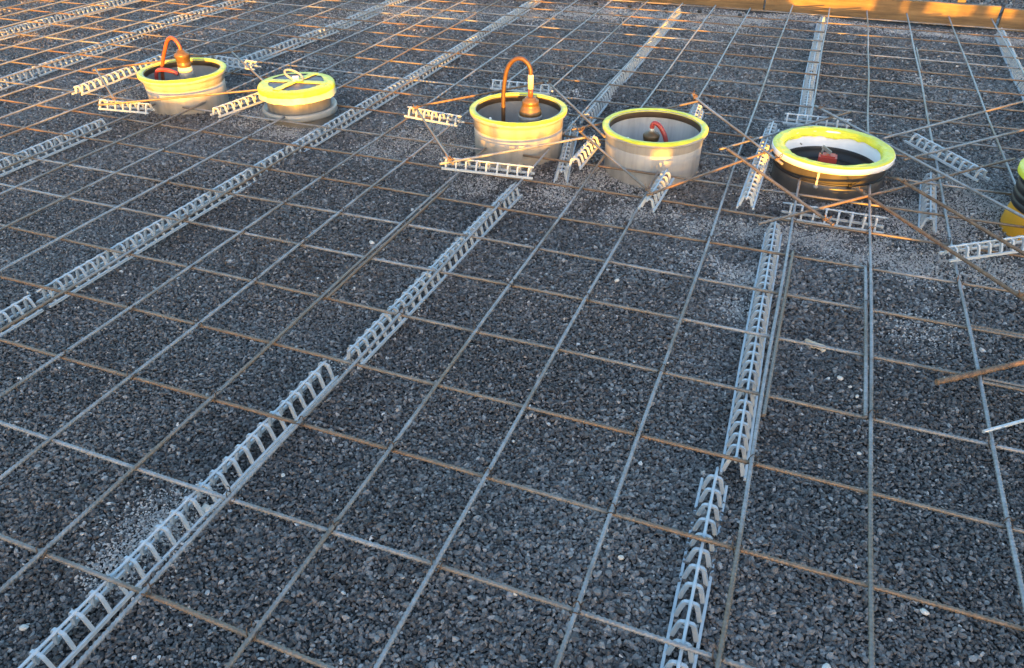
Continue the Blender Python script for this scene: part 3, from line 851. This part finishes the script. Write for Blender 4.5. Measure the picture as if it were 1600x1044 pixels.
# ------------------------------------------------------------------ the shafts
def ring_noise(seed, amp):
    r3 = random.Random(seed)
    co = [(k, r3.uniform(0, 6.28), amp / (1 + 0.12 * k) * r3.uniform(.3, 1)) for k in (2, 3, 5, 8, 13, 19, 27, 38)]
    return lambda a: sum(c * math.sin(k * a + p) for k, p, c in co)
def tape_ring(c, r_out, r_in, z, seed, parent, drop=0.014, amp=0.0022, lip=0.004):
    nz, n3 = ring_noise(seed, amp), ring_noise(seed + 9, amp * 0.7)
    prof = [(r_out + 0.0012, z - lip), (r_out + 0.0014, z - 0.0008), (r_out - 0.003, z + 0.0022), ((r_out * 2 + r_in) / 3, z + 0.003), ((r_out + 2 * r_in) / 3, z + 0.0028), (r_in + 0.002, z + 0.001), (r_in - 0.0012, z - 0.003), (r_in - 0.0014, z - drop)]
    def wob(a, j):
        if j in (0,): return (0, nz(a) * 0.8)
        if j in (3, 4): return (0, n3(a * 1.0) * 0.55)
        if j == 7: return (0, nz(a + 1) * 2.0)
        return (0, 0)
    mb = MB(); mb.lathe((c[0], c[1], 0), prof, 128, True, wob)
    return mb.build('yellow_tape', M_TAPE, parent)
def pipe(c, prof, mname, mtl, parent, n=96):
    mb = MB(); mb.lathe((c[0], c[1], 0), prof, n); return mb.build(mname, mtl, parent)
SHG = 'drain shafts standing in the gravel'
def arc(pts, n=10):
    """smooth curve through points (Catmull-Rom)"""
    P = [Vector(p) for p in pts]; P = [P[0] * 2 - P[1]] + P + [P[-1] * 2 - P[-2]]
    out = []
    for i in range(1, len(P) - 2):
        for j in range(n):
            t = j / n
            out.append(0.5 * ((2 * P[i]) + (-P[i - 1] + P[i + 1]) * t + (2 * P[i - 1] - 5 * P[i] + 4 * P[i + 1] - P[i + 2]) * t * t + (-P[i - 1] + 3 * P[i] - 3 * P[i + 1] + P[i + 2]) * t ** 3))
    out.append(P[-2]); return out
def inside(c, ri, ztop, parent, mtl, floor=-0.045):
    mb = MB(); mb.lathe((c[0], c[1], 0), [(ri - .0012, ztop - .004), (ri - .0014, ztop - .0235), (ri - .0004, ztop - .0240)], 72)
    mb.build('brown_band', M_BROWNBAND, parent)  # dark brown ring just below the rim
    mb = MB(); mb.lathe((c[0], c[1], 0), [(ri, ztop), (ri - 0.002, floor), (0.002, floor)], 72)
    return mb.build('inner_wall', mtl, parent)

# 1: white shaft, left
c = (-2.329, 2.354)
t = thing('drain_shaft', (c[0], c[1], -0.05), 'left white plastic shaft with yellow taped rim and orange hose', 'drain shaft', SHG)
pipe(c, [(.150, -.08), (.1505, .010), (.1515, .0455), (.1485, .047), (.1485, .0515), (.1525, .053), (.155, .070), (.158, .080), (.166, .082), (.1675, .084), (.168, .096), (.145, .0965)], 'pipe_wall', M_PVC, t)
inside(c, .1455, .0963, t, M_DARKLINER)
tape_ring(c, .1675, .1465, .0965, 1, t)
f = thing('hose_coupling', (-2.30, 2.35, -0.045), 'orange brown hose coupling with looped orange hose inside the left white shaft', 'hose coupling')
fx = (-2.302, 2.345)
pipe(fx, [(.0, -.045), (.034, -.045), (.034, .06), (.027, .085), (.0265, .098), (.0, .098)], 'cup', M_SMOKE, f, 32)
pipe(fx, [(.0, .098), (.0275, .098), (.0285, .104), (.026, .108), (.0275, .114), (.0, .114)], 'collar', M_COLLAR, f, 32)
pipe(fx, [(.0, .114), (.026, .114), (.0265, .128), (.024, .130), (.0265, .134), (.0265, .150), (.029, .152), (.029, .163), (.018, .168), (.013, .178), (.0, .178)], 'coupling_body', M_BRASS, f, 32)
mb = MB(); mb.tube(arc([(-2.302, 2.345, .174), (-2.303, 2.345, .190), (-2.313, 2.345, .210), (-2.334, 2.345, .220), (-2.357, 2.345, .207), (-2.378, 2.345, .176), (-2.405, 2.345, .130), (-2.428, 2.345, .075), (-2.44, 2.345, .0)]), 0.0072, 10)
mb.build('hose', M_HOSE_O, f)
mb = MB(); mb.tube(arc([(-2.33, 2.33, .085), (-2.36, 2.32, .098), (-2.395, 2.315, .100), (-2.42, 2.312, .090), (-2.43, 2.31, .06), (-2.435, 2.31, .0)]), 0.0075, 10)
mb.build('hose', M_HOSE_R, f)['label'] = 'red hose'

# 2: shaft with a taped lid
c = (-1.817, 2.390)
t = thing('lidded_shaft', (c[0], c[1], -0.05), 'dark shaft closed by a round lid crossed with yellow tape', 'drain shaft', SHG)
pipe(c, [(.128, -.08), (.128, -.024), (.130, -.020)], 'base_pipe', M_DARKPVC, t)
pipe(c, [(.118, -.021), (.1415, -.021), (.1435, -.016), (.1435, -.002), (.141, .004), (.136, .0055), (.130, .001), (.12, -.001)], 'flange', M_FLANGE, t)
pipe(c, [(.121, -.002), (.121, .05), (.119, .064)], 'neck', M_DARKPVC, t)
nz = ring_noise(31, .004)
mb = MB()
mb.lathe((c[0], c[1], 0), [(.145, .050), (.1445, .066), (.1435, .080), (.140, .0855), (.12, .087), (.002, .0895)], 120, True,
         lambda a, j: (0, 0) if j > 0 else (0.004 * max(0, math.sin(a * 1.0 + 2.2)) + nz(a) * .3, -abs(nz(a)) * .7))
mb.build('lid_skirt', M_FILM, t)
mb = MB(); mb.lathe((c[0], c[1], 0), [(.118, .0890), (.05, .0902), (.001, .0908)], 72); mb.build('lid_plate', M_LID, t)
nz2 = ring_noise(44, .003)
mb = MB(); mb.lathe((c[0], c[1], 0), [(.1452, .070), (.1445, .0815), (.141, .0870), (.132, .0895), (.120, .0908), (.106, .0912)], 128, True,
                    lambda a, j: ((nz2(a) * 2.0, 0.0005) if j == 5 else ((0, nz2(a) * .6) if j == 0 else (0, abs(nz2(a + j)) * .2))))
mb.build('yellow_tape', M_TAPE, t)
for ang in (0.20, 1.50):
    mb = MB(); V, F = [], []
    n = 16
    for i in range(n + 1):
        s = -.12 + .24 * i / n
        wd = .015 + .0015 * math.sin(i * 1.9 + ang * 3)
        for q in (-1, 1):
            for dz in (0, .0015):
                V.append((c[0] + math.cos(ang) * s - math.sin(ang) * wd * q, c[1] + math.sin(ang) * s + math.cos(ang) * wd * q, .0922 + (0.0011 if ang > 1 else 0) + dz - (0.00008 * (s / .01) ** 2) * .12))
    for i in range(n):
        b = i * 4
        F += [(b + 1, b + 5, b + 7, b + 3), (b, b + 2, b + 6, b + 4), (b, b + 4, b + 5, b + 1), (b + 2, b + 3, b + 7, b + 6)]
    mb.add(V, F); mb.build('tape_strip', M_TAPE, t)
h = MB()
hz = .118
pts = [Vector((c[0] - .008 + .030 * math.cos(a), c[1] + .004 + .012 * math.cos(a), hz - .004 - .014 * math.cos(a) + .010 * math.sin(a))) + Vector((-.006, .016, 0)) * math.sin(a) for a in [i * 2 * math.pi / 20 for i in range(21)]]
h.tube(pts, .0045, 8, caps=False); h.build('lid_handle', M_FLANGE, t)
h = MB(); h.box((c[0] + .006, c[1] - .006, .103), (.022, .012, .020), Matrix.Rotation(.5, 3, 'Z') @ Matrix.Rotation(.4, 3, 'X')); h.build('white_tag', M_WHITE, t)
h = MB(); h.lathe((0, 0, 0), [(.0, .003), (.004, .0025), (.005, 0), (.004, -.002), (0, -.002)], 12)
h.v = [(c[0] - .045 + v[0], c[1] - .113 + -v[2] * 1.0 - .003, .043 + v[1]) for v in h.v]; h.build('screw_cap', M_WHITE, t)

# 3: shaft with the tall looped hose
c = (-0.895, 2.363)
t = thing('drain_shaft', (c[0], c[1], -0.05), 'pale shaft with yellow taped rim and a tall looped brown hose', 'drain shaft', SHG)
pipe(c, [(.152, -.08), (.153, .010), (.1535, .0440), (.150, .0455), (.150, .0492), (.1545, .0508), (.155, .078), (.157, .088), (.165, .090), (.167, .093), (.167, .1045), (.146, .105)], 'pipe_wall', M_PVC, t)
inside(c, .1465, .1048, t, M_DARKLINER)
tape_ring(c, .1665, .1475, .105, 2, t, .010)
f = thing('hose_coupling', (-0.85, 2.36, -0.045), 'brown bottle shaped coupling with tall looped hose in the middle pale shaft', 'hose coupling')
fx = (-0.850, 2.36)
pipe(fx, [(.0, -.045), (.041, -.045), (.041, .070), (.0395, .074), (.041, .078), (.040, .090), (.0, .090)], 'cup', M_SMOKE, f, 36)
pipe(fx, [(.0, .090), (.0395, .090), (.037, .100), (.030, .118), (.027, .124), (.0285, .126), (.0285, .137), (.021, .141), (.019, .146), (.012, .150), (.0, .150)], 'coupling_body', M_BRASS, f, 36)
pipe(fx, [(.0, .150), (.0085, .150), (.0085, .176), (.0, .176)], 'nipple', M_HOSE_O, f, 20)
pipe(fx, [(.0, .176), (.0095, .176), (.0095, .218), (.0085, .222), (.0, .222)], 'pale_sleeve', M_COLLAR, f, 20)
mb = MB(); mb.tube(arc([(-.850, 2.36, .218), (-.851, 2.36, .236), (-.860, 2.36, .256), (-.880, 2.36, .270), (-.902, 2.36, .268), (-.922, 2.36, .252), (-.936, 2.36, .225), (-.945, 2.36, .180), (-.949, 2.36, .120), (-.950, 2.36, -.02)]), .0072, 10)
mb.build('hose', M_HOSE_D, f)
pipe((-0.948, 2.24), [(.0, .09), (.004, .09), (.004, .104), (.0, .106)], 'screw_cap', M_WHITE, t, 10)

# 4: grey shaft with the red hose
c = (-0.426, 2.388)
t = thing('drain_shaft', (c[0], c[1], -0.05), 'grey shaft with yellow taped rim and a short red hose inside', 'drain shaft', SHG)
pipe(c, [(.157, -.08), (.1575, .010), (.1585, .046), (.1572, .048), (.1572, .050), (.159, .052), (.161, .074), (.163, .078), (.1695, .080), (.171, .083), (.171, .0925), (.149, .093)], 'pipe_wall', M_PVC2, t)
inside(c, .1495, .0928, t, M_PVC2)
tape_ring(c, .1705, .1505, .093, 3, t, .012)
f = thing('hose_coupling', (-0.435, 2.39, -0.045), 'brown coupling with red hose deep inside the grey shaft', 'hose coupling')
fx = (-0.435, 2.39)
pipe(fx, [(.0, -.045), (.024, -.045), (.024, .042), (.026, .044), (.026, .050), (.0275, .052), (.0275, .060), (.022, .066), (.011, .072), (.0, .073)], 'coupling_body', M_BRASS, f, 28)
pipe(fx, [(.0, .072), (.0085, .072), (.0085, .082), (.0, .082)], 'pale_sleeve', M_COLLAR, f, 16)
mb = MB(); mb.tube(arc([(-.435, 2.39, .078), (-.435, 2.39, .092), (-.428, 2.39, .100), (-.412, 2.388, .094), (-.397, 2.386, .076), (-.385, 2.384, .050), (-.376, 2.382, .0)]), .0078, 10)
mb.build('hose', M_HOSE_R, f)
pipe((-0.487, 2.27), [(.0, .07), (.004, .07), (.004, .086), (.0, .087)], 'screw_cap', M_WHITE, t, 10)

# 5: black shaft with white ring
c = (0.128, 2.488)
t = thing('drain_shaft', (c[0], c[1], -0.05), 'low black shaft with white ring and wide crumpled yellow tape', 'drain shaft', SHG)
pipe(c, [(.167, -.08), (.169, -.025), (.1695, .0005), (.167, .002), (.167, .0045), (.1705, .006), (.1725, .042)], 'pipe_wall', M_BLACK, t)
pipe(c, [(.174, .0395), (.1835, .040), (.185, .0425), (.1848, .056), (.183, .0585), (.158, .059), (.150, .055), (.150, .004), (.148, .002)], 'white_ring', M_WHITE, t)
nz = ring_noise(71, .004); nz3 = ring_noise(72, .0035)
mb = MB(); mb.lathe((c[0], c[1], 0), [(.1832, .0585), (.181, .0602), (.174, .0618), (.168, .0606), (.162, .0620), (.156, .0608), (.1495, .057), (.1478, .040)], 144, True,
                    lambda a, j: (nz3(a + j) * .35, abs(nz(a + 1.7 * j)) * .35) if 0 < j < 6 else ((0, 0) if j == 0 else (-abs(nz(a)) * .25, nz3(a) * 1.3)))
mb.build('yellow_tape', M_TAPE, t)
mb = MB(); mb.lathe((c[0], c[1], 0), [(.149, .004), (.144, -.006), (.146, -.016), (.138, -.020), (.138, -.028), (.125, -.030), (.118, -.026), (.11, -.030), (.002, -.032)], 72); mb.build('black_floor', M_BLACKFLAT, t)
pipe(c, [(.1695, -.0010), (.1722, -.0008), (.1722, .0052), (.1695, .0054)], 'clamp_band', M_CAP, t)
ka = math.atan2(2.331 - c[1], 0.193 - c[0]); kx, ky = c[0] + .1745 * math.cos(ka), c[1] + .1745 * math.sin(ka)
mb = MB(); mb.box((kx, ky, .001), (.010, .006, .014), Matrix.Rotation(ka + math.pi / 2, 3, 'Z'))
mb.tube([(kx, ky - .003, .004), (kx + .010, ky - .006, .014), (kx + .026, ky - .002, .026)], .0012, 6); mb.build('cable_tie', M_CAP, t)
aa = math.atan2(2.322 - c[1], 0.100 - c[0])
px, py = c[0] + .1735 * math.cos(aa), c[1] + .1735 * math.sin(aa)
mb = MB(); mb.box((px, py, .015), (.006, .0022, .044), Matrix.Rotation(aa + math.pi / 2, 3, 'Z')); mb.build('white_strap', M_COLLAR, t)
mb = MB(); mb.lathe((px, py, -.010), [(0, -.006), (.006, -.005), (.008, 0), (.006, .005), (0, .006)], 12); mb.build('strap_knob', M_FLANGE, t)
f = thing('valve', (.122, 2.52, -.032), 'red valve block with grey lever inside the black shaft', 'valve')
mb = MB(); mb.box((.122, 2.52, -.008), (.056, .040, .048)); mb.box((.122, 2.52, .018), (.044, .030, .005)); mb.build('valve_block', M_REDP, f)
mb = MB(); mb.box((.114, 2.525, .034), (.034, .012, .009), Matrix.Rotation(.55, 3, 'Y')); mb.tube([(.102, 2.52, .018), (.102, 2.52, .038)], .003, 8); mb.build('lever', M_GREY, f)
mb = MB(); mb.tube([(.02, 2.612, -.01), (.02, 2.606, .012), (.028, 2.603, .018), (.036, 2.606, .012)], .003, 7); mb.build('hook', M_FLANGE, t)

# 6: yellow based shaft at the right edge
c = (0.776, 2.334)
t = thing('drain_shaft', (c[0], c[1], -0.05), 'tall shaft at the right edge with yellow foot and black ribbed band', 'drain shaft', SHG)
pipe(c, [(.157, -.08), (.1575, -.05), (.155, -.02), (.148, .015), (.145, .04)], 'yellow_foot', M_YPLAST, t)
pipe(c, [(.142, .018), (.153, .018), (.155, .022), (.1545, .034), (.1525, .036), (.1525, .040), (.1555, .043), (.1555, .056), (.1530, .058), (.153, .062), (.156, .065), (.156, .080), (.153, .083), (.153, .088), (.157, .092), (.157, .104), (.150, .110)], 'black_band', M_BLACKFLAT, t)
pipe(c, [(.150, .106), (.163, .107), (.165, .110), (.165, .120), (.143, .121)], 'rim', M_PVC2, t)
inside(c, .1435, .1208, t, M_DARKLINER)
tape_ring(c, .1648, .1435, .121, 6, t, .012, lip=.014)

# ------------------------------------------------------------------ small loose bits
for k, (x, y) in enumerate([(-1.25, 4.60), (-1.045, 4.60), (-0.821, 4.56), (-0.638, 4.60), (-0.41, 4.57), (-0.379, 4.66)]):
    mb = MB(); mb.lathe((x, y, -.012), [(0, -.012), (.009, -.010), (.012, -.003), (.012, .004), (.009, .010), (0, .012)], 14)
    tag(mb.build('end_cap', M_CAP, base=(x, y, -.012)), 'small black round cap in the pale gravel before the far boards', 'cap', 'black round caps near the far boards')
def rock(seed, sx, sy, sz, name, m, loc, rz, label, cat, group=None):
    r3 = random.Random(seed)
    mb = MB()
    import bmesh
    bm = bmesh.new(); bmesh.ops.create_icosphere(bm, subdivisions=2, radius=1)
    for v in bm.verts: v.co = v.co * (1 + r3.uniform(-.2, .2))
    bmesh.ops.convex_hull(bm, input=bm.verts)
    for v in bm.verts: v.co = Vector((v.co.x * sx, v.co.y * sy, v.co.z * sz))
    me = bpy.data.meshes.new(name); bm.to_mesh(me); bm.free(); me.materials.append(m)
    o = bpy.data.objects.new(name, me); col.objects.link(o); o.location = loc; o.rotation_euler = (r3.uniform(-.3, .3), r3.uniform(-.3, .3), rz)
    return tag(o, label, cat, group)
def gz(x, y): return float(ground_h(np.array([x]), np.array([y]))[0])
PB = [(-1.032, 1.571, .011, 'cream pebble in the cell left of the lapped bar'), (-0.343, 1.618, .010, 'pale pebble in the gravel below the grey shaft with the red hose'),
      (-0.75, 0.75, .0065, 'small white pebble beside the bottom left spacer strip'), (-0.119, 0.783, .0075, 'cream pebble left of the end on spacer near the bottom edge'),
      (0.202, 0.712, .012, 'cream stone chip at the bottom edge on the right'), (0.203, 1.419, .010, 'white stone, largest of three below the beige wood scrap'),
      (0.223, 1.394, .006, 'white stone, middle one of three below the beige wood scrap'), (0.237, 1.365, .0065, 'white stone, lowest of three below the beige wood scrap'),
      (-0.820, 0.628, .014, 'pale broken stone wedged inside the bottom left spacer strip'), (-0.942, 0.351, .009, 'tan pebble in the bottom left corner'),
      (0.24, 1.085, .0075, 'white pebble by the vertical bar at right above the lower cross bar'), (0.334, 0.851, .009, 'white oval pebble in the bottom right cell'),
      (0.243, 1.191, .007, 'white pebble just right of the end of the lapped bar'), (-0.255, 0.66, .006, 'amber pebble in the bottom middle cell')]
for k, (x, y, s, lab) in enumerate(PB):
    rock(50 + k, s * .72, s * .52, s * .42, 'pebble', M_PEBBLE, (x, y, gz(x, y) + .006), k * 1.1, lab, 'pebble')
# torn wood scrap
mb = MB()
r3 = random.Random(8); n = 22
V = [(0.148 + (.024 + .004 * r3.uniform(-1, 1)) * math.cos(a) * (1 + .12 * math.sin(5 * a)) , 1.528 + (.0135 + .004 * r3.uniform(-1, 1)) * math.sin(a) - .18 * (.03 * math.cos(a)), gz(.148, 1.528) + .010 + .003 * math.sin(3 * a)) for a in [i * 2 * math.pi / n for i in range(n)]]
V2 = [(v[0], v[1], v[2] - .005) for v in V]
mb.add(V + V2 + [(0.148, 1.528, gz(.148, 1.528) + .014)], [(i, (i + 1) % n, 2 * n) for i in range(n)] + [(i + n, (i + 1) % n + n, (i + 1) % n, i) for i in range(n)])
tag(mb.build('wood_scrap', M_SCRAP, base=(0.148, 1.528, gz(.148, 1.528))), 'torn beige wood scrap on the gravel in front of the black shaft', 'wood scrap')

for o in bpy.data.objects:
    if '_o' in o: del o['_o']
